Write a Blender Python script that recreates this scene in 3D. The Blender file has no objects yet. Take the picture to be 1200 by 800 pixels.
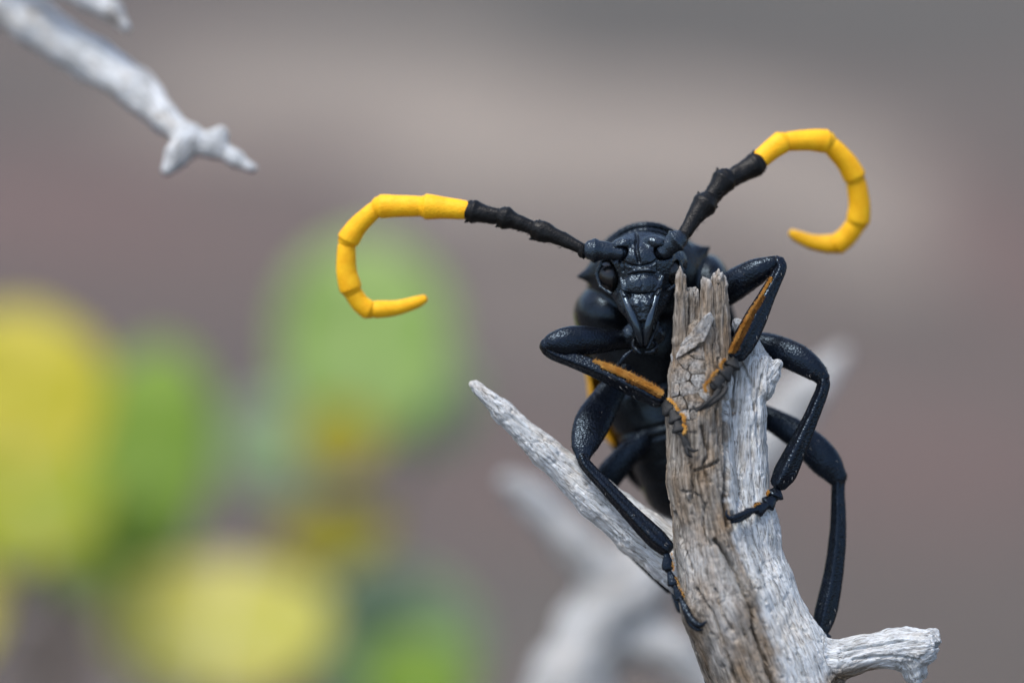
import bpy, math, random
import numpy as np
from mathutils import Matrix, Vector

random.seed(7)
RNG = np.random.default_rng(7)
C = bpy.context.scene.collection
scene = bpy.context.scene

# ------------------------------------------------------------------ frame of reference
# 1 unit = 1 cm.  Parts are measured in "p" (1 p = 0.0054 cm) from the point of focus on a frame that
# is level from side to side and pitched 15 degrees down like the camera.
S = 6.5 / 1200
DP = 1200 * 100 / 36            # camera distance in p
PITCH = math.radians(15)
FOCUS = np.array([0.0, 0.0, 45.0])
ca, sa = math.cos(PITCH), math.sin(PITCH)
ROT = np.array([[1, 0, 0], [0, ca, sa], [0, -sa, ca]])       # local (x, depth, up) -> world

def W(p):
    p = np.asarray(p, float)
    return (p * S) @ ROT.T + FOCUS

def kk(w):
    return (DP + w) / DP

def c(u, v, w=0.0):
    k = kk(w)
    return np.array([(u - 600) * k, w, (400 - v) * k])

# ------------------------------------------------------------------ camera
cam_d = bpy.data.cameras.new("camera")
cam = bpy.data.objects.new("camera", cam_d)
C.objects.link(cam)
cam.location = W((0, -DP, 0))
cam.rotation_euler = (math.radians(90) - PITCH, 0, 0)
cam_d.lens = 100
cam_d.sensor_width = 36
cam_d.clip_start = 0.1
cam_d.clip_end = 60000
cam_d.dof.use_dof = True
cam_d.dof.focus_distance = DP * S + 0 * S
cam_d.dof.aperture_fstop = 0.10
scene.camera = cam

# ------------------------------------------------------------------ world and sun
SUN_EL, SUN_AZ = math.radians(70), math.radians(-125)         # azimuth from +Y towards +X
world = bpy.data.worlds.new("World")
scene.world = world
world.use_nodes = True
nt = world.node_tree
sky = nt.nodes.new("ShaderNodeTexSky")
sky.sky_type = 'NISHITA'
sky.sun_disc = False
sky.sun_elevation = SUN_EL
sky.sun_rotation = SUN_AZ
sky.dust_density = 2.5
sky.ozone_density = 1.0
sky.air_density = 1.0
nt.links.new(sky.outputs[0], nt.nodes["Background"].inputs[0])
nt.nodes["Background"].inputs[1].default_value = 0.13
sun_d = bpy.data.lights.new("sun", 'SUN')
sun_d.energy = 1.35
sun_d.angle = math.radians(20)
sun_d.color = (1.0, 0.975, 0.94)
sun = bpy.data.objects.new("sun", sun_d)
C.objects.link(sun)
sd = Vector((math.sin(SUN_AZ) * math.cos(SUN_EL), math.cos(SUN_AZ) * math.cos(SUN_EL), math.sin(SUN_EL)))
sun.rotation_euler = (-sd).to_track_quat('-Z', 'Y').to_euler()
sun.location = (0, 0, 300)
scene.view_settings.view_transform = 'Standard'
scene.view_settings.look = 'None'
scene.view_settings.gamma = 1.0
scene.view_settings.exposure = 1.02
try:
    scene.cycles.use_denoising = True
    scene.cycles.denoiser = 'OPENIMAGEDENOISE'
except Exception:
    pass

# ------------------------------------------------------------------ numpy helpers
def _hash(ix, iy, iz, seed):
    h = (ix * 374761393 + iy * 668265263 + iz * 2147483647 + seed * 974711) & 0xFFFFFFFF
    h = ((h ^ (h >> 13)) * 1274126177) & 0xFFFFFFFF
    h = (h ^ (h >> 16)) & 0xFFFFFFFF
    return h.astype(np.float64) / 4294967295.0

def vnoise(p, seed=0):
    p = np.asarray(p, float)
    i = np.floor(p).astype(np.int64)
    f = p - i
    f = f * f * (3 - 2 * f)
    out = 0
    for dx in (0, 1):
        for dy in (0, 1):
            for dz in (0, 1):
                wgt = (f[..., 0] if dx else 1 - f[..., 0]) * (f[..., 1] if dy else 1 - f[..., 1]) * (f[..., 2] if dz else 1 - f[..., 2])
                out = out + wgt * _hash(i[..., 0] + dx, i[..., 1] + dy, i[..., 2] + dz, seed)
    return out * 2 - 1

def fbm(p, octv=3, seed=0):
    a, t = 1.0, 0
    p = np.asarray(p, float)
    for o in range(octv):
        t = t + a * vnoise(p, seed + o * 17)
        p = p * 2.03
        a *= 0.5
    return t / 1.75

def vert_normals(v, f):
    n = np.zeros_like(v)
    f = np.asarray(f)
    a, b, d = v[f[:, 0]], v[f[:, 1]], v[f[:, 2]]
    fn = np.cross(b - a, d - a)
    if f.shape[1] == 4:
        e = v[f[:, 3]]
        fn = fn + np.cross(d - a, e - a)
    for k in range(f.shape[1]):
        np.add.at(n, f[:, k], fn)
    l = np.linalg.norm(n, axis=1, keepdims=True)
    return n / np.maximum(l, 1e-9)

# ------------------------------------------------------------------ objects
class Thing:
    def __init__(self, name, label, cat, base, group=None):
        self.o = bpy.data.objects.new(name, None)
        self.o.empty_display_size = 0.2
        self.base = W(base)
        self.o.location = self.base
        C.objects.link(self.o)
        self.o['label'] = label
        self.o['category'] = cat
        if group:
            self.o['group'] = group

    def sub(self, name, parent=None, label=None):
        o = bpy.data.objects.new(name, None)
        o.empty_display_size = 0.1
        C.objects.link(o)
        o.parent = parent or self.o
        if label:
            o['label'] = label
        return o

    def mesh(self, name, verts, faces, mat, parent=None, smooth=True, label=None, attrs=None, kind=None):
        me = bpy.data.meshes.new(name)
        v = W(verts) - self.base
        if isinstance(faces, np.ndarray):
            n = faces.shape[1]
            me.vertices.add(len(v))
            me.vertices.foreach_set("co", v.astype(np.float32).ravel())
            me.loops.add(faces.size)
            me.loops.foreach_set("vertex_index", faces.astype(np.int32).ravel())
            me.polygons.add(len(faces))
            me.polygons.foreach_set("loop_start", np.arange(0, faces.size, n, dtype=np.int32))
            me.update(calc_edges=True)
        else:
            me.from_pydata([tuple(q) for q in v], [], faces)
        me.validate()
        me.polygons.foreach_set("use_smooth", [smooth] * len(me.polygons))
        for k, arr in (attrs or {}).items():
            arr = np.asarray(arr, np.float32)
            if arr.ndim == 1:
                a = me.attributes.new(k, 'FLOAT', 'POINT')
                a.data.foreach_set("value", arr)
            else:
                a = me.attributes.new(k, 'FLOAT_VECTOR', 'POINT')
                a.data.foreach_set("vector", arr.ravel())
        me.materials.append(mat)
        o = bpy.data.objects.new(name, me)
        C.objects.link(o)
        o.parent = parent or self.o
        if label:
            o['label'] = label
        if kind:
            o['kind'] = kind
        return o

def catmull(pts, n):
    P = np.asarray(pts, float)
    if len(P) == 2:
        t = np.linspace(0, 1, n + 1)[:, None]
        return P[0] * (1 - t) + P[1] * t
    E = np.vstack([2 * P[0] - P[1], P, 2 * P[-1] - P[-2]])
    out = []
    for i in range(1, len(E) - 2):
        t = np.linspace(0, 1, n, endpoint=False)[:, None]
        a, b, d, e = E[i - 1], E[i], E[i + 1], E[i + 2]
        out.append(0.5 * (2 * b + (d - a) * t + (2 * a - 5 * b + 4 * d - e) * t ** 2 + (3 * b - a - 3 * d + e) * t ** 3))
    out.append(P[-1:])
    return np.vstack(out)

def tube(pts, n=6, nseg=16, flat=1.0, mod=None, cap=True, rough=0.0, rfreq=0.15, seed=0):
    """pts: rows (u, v, w, r); flat scales the radius along the depth direction."""
    rows = np.array([list(c(u, v, w)) + [r * kk(w)] for (u, v, w, r) in pts])
    q = catmull(rows, n)
    P, R = q[:, :3], np.maximum(q[:, 3], 0.3)
    T = np.gradient(P, axis=0)
    T /= np.linalg.norm(T, axis=1, keepdims=True)
    if cap:
        def endcap(p, t, r, sgn):
            rr = []
            for ang in (75, 50, 25):
                a = math.radians(ang)
                rr.append((p + sgn * t * r * 0.8 * math.sin(a), r * math.cos(a)))
            return rr
        s = endcap(P[0], T[0], R[0], -1)
        e = endcap(P[-1], T[-1], R[-1], 1)[::-1]
        P = np.vstack([[x[0] for x in s], P, [x[0] for x in e]])
        R = np.concatenate([[x[1] for x in s], R, [x[1] for x in e]])
        T = np.vstack([[T[0]] * 3, T, [T[-1]] * 3])
    up = np.array([0, -1.0, 0])
    verts = []
    L = np.concatenate([[0], np.cumsum(np.linalg.norm(np.diff(P, axis=0), axis=1))])
    for i in range(len(P)):
        B = up - T[i] * np.dot(up, T[i])
        B /= max(np.linalg.norm(B), 1e-6)
        A = np.cross(T[i], B)
        th = np.linspace(0, 2 * math.pi, nseg, endpoint=False)
        m = np.ones(nseg) if mod is None else mod(th, L[i] / L[-1])
        verts.append(P[i] + (np.cos(th) * R[i] * m)[:, None] * A + (np.sin(th) * R[i] * m * flat)[:, None] * B)
    V = np.vstack(verts)
    m = len(P)
    i = np.arange(m - 1)[:, None] * nseg
    j = np.arange(nseg)[None, :]
    F = np.stack([i + j, i + (j + 1) % nseg, i + nseg + (j + 1) % nseg, i + nseg + j], -1).reshape(-1, 4)
    V = np.vstack([V, P[:1], P[-1:]])
    a, b = len(V) - 2, len(V) - 1
    tri0 = np.array([[a, (k + 1) % nseg, k, k] for k in range(nseg)])
    tri1 = np.array([[b, (m - 1) * nseg + k, (m - 1) * nseg + (k + 1) % nseg, (m - 1) * nseg + (k + 1) % nseg] for k in range(nseg)])
    faces = [tuple(x) for x in F] + [tuple(x[:3]) for x in tri0] + [tuple(x[:3]) for x in tri1]
    if rough:
        nn = vert_normals(V, np.vstack([F, tri0[:, [0, 1, 2, 2]], tri1[:, [0, 1, 2, 2]]]))
        V = V + nn * (rough * fbm(V * rfreq, 3, seed))[:, None]
    return V, faces

def spikes(bases, dirs, lens, r):
    """Many thin three-sided hairs in one mesh."""
    V, F = [], []
    for b, d, l in zip(bases, dirs, lens):
        d = d / max(np.linalg.norm(d), 1e-9)
        a = np.cross(d, (0.3, 0.9, 0.2))
        a /= max(np.linalg.norm(a), 1e-9)
        e = np.cross(d, a)
        k = len(V)
        for t in range(3):
            th = t * 2.0944
            V.append(b - d * 0.6 + (a * math.cos(th) + e * math.sin(th)) * r)
        bend = a * RNG.normal(0, 0.12 * l) + np.array([0, 0, -0.05 * l])
        V.append(b + d * l + bend)
        F += [(k, k + 1, k + 3), (k + 1, k + 2, k + 3), (k + 2, k, k + 3)]
    return np.array(V), F

# ------------------------------------------------------------------ implicit surfaces
class Field:
    def __init__(self, lo, hi, h):
        self.lo = np.asarray(lo, float)
        self.h = h
        self.n = np.ceil((np.asarray(hi, float) - self.lo) / h).astype(int) + 1
        self.F = np.full(self.n, 60.0, np.float32)

    def block(self, lo, hi):
        a = np.clip(np.floor((np.asarray(lo) - self.lo) / self.h).astype(int), 0, self.n)
        b = np.clip(np.ceil((np.asarray(hi) - self.lo) / self.h).astype(int) + 1, 0, self.n)
        sl = tuple(slice(x, y) for x, y in zip(a, b))
        g = [(self.lo[k] + np.arange(a[k], b[k]) * self.h).astype(np.float32) for k in range(3)]
        return sl, g[0][:, None, None], g[1][None, :, None], g[2][None, None, :]

    def put(self, sl, d, k, op):
        A = self.F[sl]
        d = d.astype(np.float32)
        if op == 'sub':
            d2 = -d
            hh = np.clip(0.5 - 0.5 * (A - d2) / k, 0, 1)
            self.F[sl] = A * (1 - hh) + d2 * hh + k * hh * (1 - hh)
        else:
            hh = np.clip(0.5 + 0.5 * (A - d) / k, 0, 1)
            self.F[sl] = A * (1 - hh) + d * hh - k * hh * (1 - hh)

    def cone(self, a, b, ra, rb, k=4.0, op='add', fl=1.0):
        a, b = np.asarray(a, float), np.asarray(b, float)
        m = max(ra, rb) * max(1, 1 / fl if fl < 1 else 1) + k * 2 + 4
        sl, X, Y, Z = self.block(np.minimum(a, b) - m, np.maximum(a, b) + m)
        d = b - a
        L2 = max(float(d @ d), 1e-6)
        t = np.clip(((X - a[0]) * d[0] + (Y - a[1]) * d[1] + (Z - a[2]) * d[2]) / L2, 0, 1)
        px, py, pz = X - a[0] - t * d[0], (Y - a[1] - t * d[1]) / fl, Z - a[2] - t * d[2]
        self.put(sl, np.sqrt(px * px + py * py + pz * pz) - (ra + (rb - ra) * t), k, op)

    def ball(self, p, r, k=4.0, op='add', roll=0.0):
        """ellipsoid with radii (across, depth, up), rolled about the depth axis by degrees"""
        p, r = np.asarray(p, float), np.asarray(r, float)
        m = r.max() + 2 * k + 4
        sl, X, Y, Z = self.block(p - m, p + m)
        x, y, z = X - p[0], Y - p[1], Z - p[2]
        if roll:
            cr, sr = math.cos(math.radians(roll)), math.sin(math.radians(roll))
            x, z = x * cr + z * sr, -x * sr + z * cr
        q = np.sqrt((x / r[0]) ** 2 + (y / r[1]) ** 2 + (z / r[2]) ** 2)
        q2 = np.sqrt((x / r[0] ** 2) ** 2 + (y / r[1] ** 2) ** 2 + (z / r[2] ** 2) ** 2)
        self.put(sl, np.where(q > 0.3, q * (q - 1) / np.maximum(q2, 1e-4), q * r.min() - r.min()), k, op)

    def chain(self, pts, k=4.0, op='add', fl=1.0):
        for (a, b) in zip(pts[:-1], pts[1:]):
            self.cone(c(*a[:3]), c(*b[:3]), a[3] * kk(a[2]), b[3] * kk(b[2]), k, op, fl)

    def surf(self):
        F = self.F
        s = F < 0
        core = s[:-1, :-1, :-1]
        allc = [s[dx:s.shape[0] - 1 + dx, dy:s.shape[1] - 1 + dy, dz:s.shape[2] - 1 + dz] for dx in (0, 1) for dy in (0, 1) for dz in (0, 1)]
        any_, all_ = core.copy(), core.copy()
        for q in allc[1:]:
            any_ |= q
            all_ &= q
        act = any_ & ~all_
        idx = np.argwhere(act)
        ids = np.full(act.shape, -1, np.int32)
        ids[act] = np.arange(len(idx))
        corner = {}
        for dx in (0, 1):
            for dy in (0, 1):
                for dz in (0, 1):
                    corner[dx, dy, dz] = F[idx[:, 0] + dx, idx[:, 1] + dy, idx[:, 2] + dz].astype(float)
        acc = np.zeros((len(idx), 3))
        cnt = np.zeros(len(idx))
        for ax in range(3):
            for p in (0, 1):
                for q in (0, 1):
                    a = [0, 0, 0]
                    o = [k for k in range(3) if k != ax]
                    a[o[0]], a[o[1]] = p, q
                    b = list(a)
                    b[ax] = 1
                    fa, fb = corner[tuple(a)], corner[tuple(b)]
                    m = (fa < 0) != (fb < 0)
                    t = fa[m] / (fa[m] - fb[m])
                    pt = np.tile(np.array(a, float), (m.sum(), 1))
                    pt[:, ax] = t
                    acc[m] += pt
                    cnt[m] += 1
        V = (idx + acc / cnt[:, None]) * self.h + self.lo
        quads = []
        for ax in range(3):
            o = [k for k in range(3) if k != ax]
            sA = np.moveaxis(s, ax, 0)
            ch = sA[:-1] != sA[1:]
            ch = ch[:, 1:-1, 1:-1]
            e = np.argwhere(ch)
            fl = sA[:-1][:, 1:-1, 1:-1][ch]
            I = np.moveaxis(ids, ax, 0)
            i, j, k = e[:, 0], e[:, 1], e[:, 2]
            qd = np.stack([I[i, j, k], I[i, j + 1, k], I[i, j + 1, k + 1], I[i, j, k + 1]], 1)
            if ax == 1:
                fl = ~fl
            qd[~fl] = qd[~fl][:, ::-1]
            quads.append(qd)
        Q = np.vstack(quads)
        Q = Q[(Q >= 0).all(1)]
        return V, Q

# ------------------------------------------------------------------ materials
def new_mat(name):
    m = bpy.data.materials.new(name)
    m.use_nodes = True
    n = m.node_tree.nodes
    return m, n, m.node_tree.links, n["Principled BSDF"]

def node(n, t, **kw):
    x = n.new(t)
    for k, v in kw.items():
        setattr(x, k, v)
    return x

def ramp(n, stops):
    r = n.new("ShaderNodeValToRGB")
    e = r.color_ramp.elements
    while len(e) < len(stops):
        e.new(0.5)
    for q, (p, col) in zip(e, stops):
        q.position = p
        q.color = (*col, 1)
    return r

def mat_shell(name, base, rough, bump=0.25, scale=95.0, ior=1.6, tint2=None, spec=0.5, tint=None):
    m, n, l, b = new_mat(name)
    tc = node(n, "ShaderNodeTexCoord")
    big = node(n, "ShaderNodeTexNoise")
    big.inputs['Scale'].default_value = 14.0
    big.inputs['Detail'].default_value = 4
    l.new(tc.outputs['Object'], big.inputs['Vector'])
    r = ramp(n, [(0.35, base), (0.68, tint2 or tuple(x * 1.7 for x in base))])
    l.new(big.outputs[0], r.inputs[0])
    l.new(r.outputs[0], b.inputs['Base Color'])
    vo = node(n, "ShaderNodeTexVoronoi")
    vo.inputs['Scale'].default_value = scale
    l.new(tc.outputs['Object'], vo.inputs['Vector'])
    no = node(n, "ShaderNodeTexNoise")
    no.inputs['Scale'].default_value = scale * 0.7
    no.inputs['Detail'].default_value = 3
    l.new(tc.outputs['Object'], no.inputs['Vector'])
    ad = node(n, "ShaderNodeMath", operation='ADD')
    l.new(vo.outputs['Distance'], ad.inputs[0])
    l.new(no.outputs[0], ad.inputs[1])
    bp = node(n, "ShaderNodeBump")
    bp.inputs['Strength'].default_value = bump
    bp.inputs['Distance'].default_value = 0.006
    l.new(ad.outputs[0], bp.inputs['Height'])
    l.new(bp.outputs[0], b.inputs['Normal'])
    rr = node(n, "ShaderNodeMapRange")
    rr.inputs['To Min'].default_value = rough - 0.1
    rr.inputs['To Max'].default_value = rough + 0.15
    l.new(no.outputs[0], rr.inputs[0])
    l.new(rr.outputs[0], b.inputs['Roughness'])
    b.inputs['IOR'].default_value = ior
    b.inputs['Specular IOR Level'].default_value = spec
    if tint:
        b.inputs['Specular Tint'].default_value = (*tint, 1)
    return m

COOL = (0.62, 0.82, 1.0)
M_SHELL = mat_shell("black_shell", (0.004, 0.0043, 0.005), 0.22, 0.16, 95, 1.43, tint=COOL)
M_HEAD = mat_shell("black_head_shell", (0.005, 0.006, 0.008), 0.25, 0.36, 85, 1.60, tint=COOL)
M_LEG = mat_shell("blue_black_leg", (0.003, 0.0035, 0.0045), 0.22, 0.42, 75, 1.40, (0.004, 0.005, 0.009), tint=(0.58, 0.78, 1.0))
M_GLOSS = mat_shell("polished_black", (0.006, 0.008, 0.011), 0.2, 0.12, 60, 1.75, tint=COOL)
M_FOOT = mat_shell("grey_black_foot", (0.011, 0.0115, 0.0115), 0.55, 0.5, 120, 1.4)
M_EYE = mat_shell("black_eye", (0.005, 0.005, 0.005), 0.18, 0.10, 160, 1.5)
M_ANT = mat_shell("black_antenna", (0.003, 0.003, 0.003), 0.42, 0.3, 80, 1.30)
M_YEL = mat_shell("yellow_antenna", (0.84, 0.40, 0.004), 0.55, 0.3, 70, 1.45, (0.90, 0.49, 0.010), 0.3)
M_ORANGE = mat_shell("golden_hair", (0.46, 0.21, 0.035), 0.8, 0.5, 120, 1.4, (0.62, 0.36, 0.10), 0.2)
M_RUST = mat_shell("rusty_hair", (0.10, 0.045, 0.012), 0.8, 0.5, 120, 1.4, (0.20, 0.09, 0.02), 0.2)
M_BRISTLE = mat_shell("dark_bristle", (0.012, 0.012, 0.013), 0.7, 0.0, spec=0.1)

M_PALEHAIR = mat_shell("pale_hair", (0.10, 0.10, 0.095), 0.7, 0.0, spec=0.2)

def mat_elytra():
    m, n, l, b = new_mat("black_yellow_wing_case")
    at = node(n, "ShaderNodeAttribute", attribute_name="yellow")
    r = ramp(n, [(0.45, (0.010, 0.011, 0.013)), (0.55, (0.75, 0.36, 0.01))])
    l.new(at.outputs['Fac'], r.inputs[0])
    l.new(r.outputs[0], b.inputs['Base Color'])
    b.inputs['Roughness'].default_value = 0.45
    return m
M_ELY = mat_elytra()

def mat_wood(name, units=1.0):
    """grain: per-vertex (side, side, along) in p; white: 0 brown bark .. 1 bleached wood."""
    m, n, l, b = new_mat(name)
    g = node(n, "ShaderNodeAttribute", attribute_name="grain")
    wa = node(n, "ShaderNodeAttribute", attribute_name="white")
    mp = node(n, "ShaderNodeMapping")
    mp.inputs['Scale'].default_value = (0.30 * units, 0.30 * units, 0.022 * units)
    l.new(g.outputs['Vector'], mp.inputs[0])
    fine = node(n, "ShaderNodeTexNoise")
    fine.inputs['Scale'].default_value = 1.0
    fine.inputs['Detail'].default_value = 6
    fine.inputs['Roughness'].default_value = 0.65
    fine.inputs['Distortion'].default_value = 0.25
    l.new(mp.outputs[0], fine.inputs['Vector'])
    mp2 = node(n, "ShaderNodeMapping")
    mp2.inputs['Scale'].default_value = (0.045 * units, 0.045 * units, 0.018 * units)
    l.new(g.outputs['Vector'], mp2.inputs[0])
    big = node(n, "ShaderNodeTexNoise")
    big.inputs['Scale'].default_value = 1.0
    big.inputs['Detail'].default_value = 5
    l.new(mp2.outputs[0], big.inputs['Vector'])
    speck = node(n, "ShaderNodeTexNoise")
    mp3 = node(n, "ShaderNodeMapping")
    mp3.inputs['Scale'].default_value = (0.34 * units, 0.34 * units, 0.12 * units)
    l.new(g.outputs['Vector'], mp3.inputs[0])
    l.new(mp3.outputs[0], speck.inputs['Vector'])
    speck.inputs['Scale'].default_value = 1.0
    speck.inputs['Detail'].default_value = 4
    speck.inputs['Roughness'].default_value = 0.7
    bark = ramp(n, [(0.28, (0.05, 0.043, 0.034)), (0.42, (0.172, 0.154, 0.130)), (0.55, (0.285, 0.262, 0.230)), (0.72, (0.43, 0.405, 0.37))])
    l.new(fine.outputs[0], bark.inputs[0])
    tan = ramp(n, [(0.42, (1.0, 1.0, 1.0)), (0.66, (1.0, 0.76, 0.52))])
    l.new(big.outputs[0], tan.inputs[0])
    bt = node(n, "ShaderNodeMixRGB", blend_type='MULTIPLY')
    bt.inputs[0].default_value = 0.8
    l.new(bark.outputs[0], bt.inputs[1])
    l.new(tan.outputs[0], bt.inputs[2])
    wh = ramp(n, [(0.26, (0.36, 0.36, 0.355)), (0.40, (0.56, 0.57, 0.575)), (0.55, (0.68, 0.715, 0.735)), (0.75, (0.74, 0.78, 0.80))])
    l.new(fine.outputs[0], wh.inputs[0])
    sp = ramp(n, [(0.33, (0.20, 0.17, 0.13)), (0.41, (0.9, 0.89, 0.86)), (0.6, (1, 1, 1))])
    l.new(speck.outputs[0], sp.inputs[0])
    ws = node(n, "ShaderNodeMixRGB", blend_type='MULTIPLY')
    ws.inputs[0].default_value = 0.75
    l.new(wh.outputs[0], ws.inputs[1])
    l.new(sp.outputs[0], ws.inputs[2])
    mp5 = node(n, "ShaderNodeMapping")
    mp5.inputs['Scale'].default_value = (0.55 * units, 0.55 * units, 0.035 * units)
    l.new(g.outputs['Vector'], mp5.inputs[0])
    dash = node(n, "ShaderNodeTexNoise")
    dash.inputs['Scale'].default_value = 1.0
    dash.inputs['Detail'].default_value = 3
    dash.inputs['Roughness'].default_value = 0.6
    dash.inputs['Distortion'].default_value = 0.4
    l.new(mp5.outputs[0], dash.inputs['Vector'])
    dr = ramp(n, [(0.30, (0.16, 0.14, 0.12)), (0.40, (0.55, 0.53, 0.50)), (0.47, (1, 1, 1))])
    l.new(dash.outputs[0], dr.inputs[0])
    dm = node(n, "ShaderNodeMixRGB", blend_type='MULTIPLY')
    dm.inputs[0].default_value = 0.8
    tn = ramp(n, [(0.50, (1, 1, 1)), (0.66, (0.95, 0.80, 0.62))])
    l.new(big.outputs[0], tn.inputs[0])
    tm = node(n, "ShaderNodeMixRGB", blend_type='MULTIPLY')
    tm.inputs[0].default_value = 0.4
    mw = ramp(n, [(0.36, (0.50, 0.49, 0.46)), (0.50, (0.97, 0.97, 0.96)), (0.6, (1, 1, 1))])
    l.new(big.outputs[0], mw.inputs[0])
    wm_ = node(n, "ShaderNodeMixRGB", blend_type='MULTIPLY')
    wm_.inputs[0].default_value = 0.5
    l.new(ws.outputs[0], wm_.inputs[1])
    l.new(mw.outputs[0], wm_.inputs[2])
    l.new(wm_.outputs[0], tm.inputs[1])
    l.new(tn.outputs[0], tm.inputs[2])
    mx = node(n, "ShaderNodeMixRGB")
    bs = node(n, "ShaderNodeMixRGB", blend_type='MULTIPLY')
    bs.inputs[0].default_value = 0.7
    l.new(bt.outputs[0], bs.inputs[1])
    mot = node(n, "ShaderNodeTexNoise")
    mp4 = node(n, "ShaderNodeMapping")
    mp4.inputs['Scale'].default_value = (0.13 * units, 0.13 * units, 0.07 * units)
    l.new(g.outputs['Vector'], mp4.inputs[0])
    l.new(mp4.outputs[0], mot.inputs['Vector'])
    mot.inputs['Scale'].default_value = 1.0
    mot.inputs['Detail'].default_value = 5
    mot.inputs['Roughness'].default_value = 0.7
    mo = ramp(n, [(0.34, (0.42, 0.38, 0.33)), (0.5, (1, 0.98, 0.95)), (0.66, (1.25, 1.24, 1.22))])
    l.new(mot.outputs[0], mo.inputs[0])
    l.new(mo.outputs[0], bs.inputs[2])
    l.new(wa.outputs['Fac'], mx.inputs[0])
    l.new(bs.outputs[0], mx.inputs[1])
    l.new(tm.outputs[0], mx.inputs[2])
    l.new(mx.outputs[0], dm.inputs[1])
    l.new(dr.outputs[0], dm.inputs[2])
    l.new(dm.outputs[0], b.inputs['Base Color'])
    b.inputs['Roughness'].default_value = 0.85
    b.inputs['Specular IOR Level'].default_value = 0.25
    ad = node(n, "ShaderNodeMath", operation='ADD')
    l.new(dash.outputs[0], ad.inputs[0])
    l.new(speck.outputs[0], ad.inputs[1])
    bp = node(n, "ShaderNodeBump")
    bp.inputs['Strength'].default_value = 1.0
    bp.inputs['Distance'].default_value = 0.014
    l.new(ad.outputs[0], bp.inputs['Height'])
    l.new(bp.outputs[0], b.inputs['Normal'])
    return m
M_WOOD = mat_wood("weathered_wood")

def mat_leaf(name, c1, c2, vein):
    m, n, l, b = new_mat(name)
    tc = node(n, "ShaderNodeTexCoord")
    no = node(n, "ShaderNodeTexNoise")
    no.inputs['Scale'].default_value = 1.6
    no.inputs['Detail'].default_value = 3
    l.new(tc.outputs['Generated'], no.inputs['Vector'])
    r = ramp(n, [(0.38, c1), (0.62, c2)])
    l.new(no.outputs[0], r.inputs[0])
    va = node(n, "ShaderNodeAttribute", attribute_name="vein")
    mx = node(n, "ShaderNodeMixRGB")
    l.new(va.outputs['Fac'], mx.inputs[0])
    l.new(r.outputs[0], mx.inputs[1])
    mx.inputs[2].default_value = (*vein, 1)
    l.new(mx.outputs[0], b.inputs['Base Color'])
    b.inputs['Roughness'].default_value = 0.6
    b.inputs['Specular IOR Level'].default_value = 0.2
    tr = node(n, "ShaderNodeBsdfTranslucent")
    l.new(mx.outputs[0], tr.inputs[0])
    ms = node(n, "ShaderNodeMixShader")
    ms.inputs[0].default_value = 0.4
    out = n["Material Output"]
    l.new(b.outputs[0], ms.inputs[1])
    l.new(tr.outputs[0], ms.inputs[2])
    l.new(ms.outputs[0], out.inputs[0])
    return m

# ------------------------------------------------------------------ ground
def px_to_ground(u, v):
    o = W((0, -DP, 0))
    d = W(c(u, v, 0)) - o
    t = -o[2] / d[2]
    return o + d * t

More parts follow.
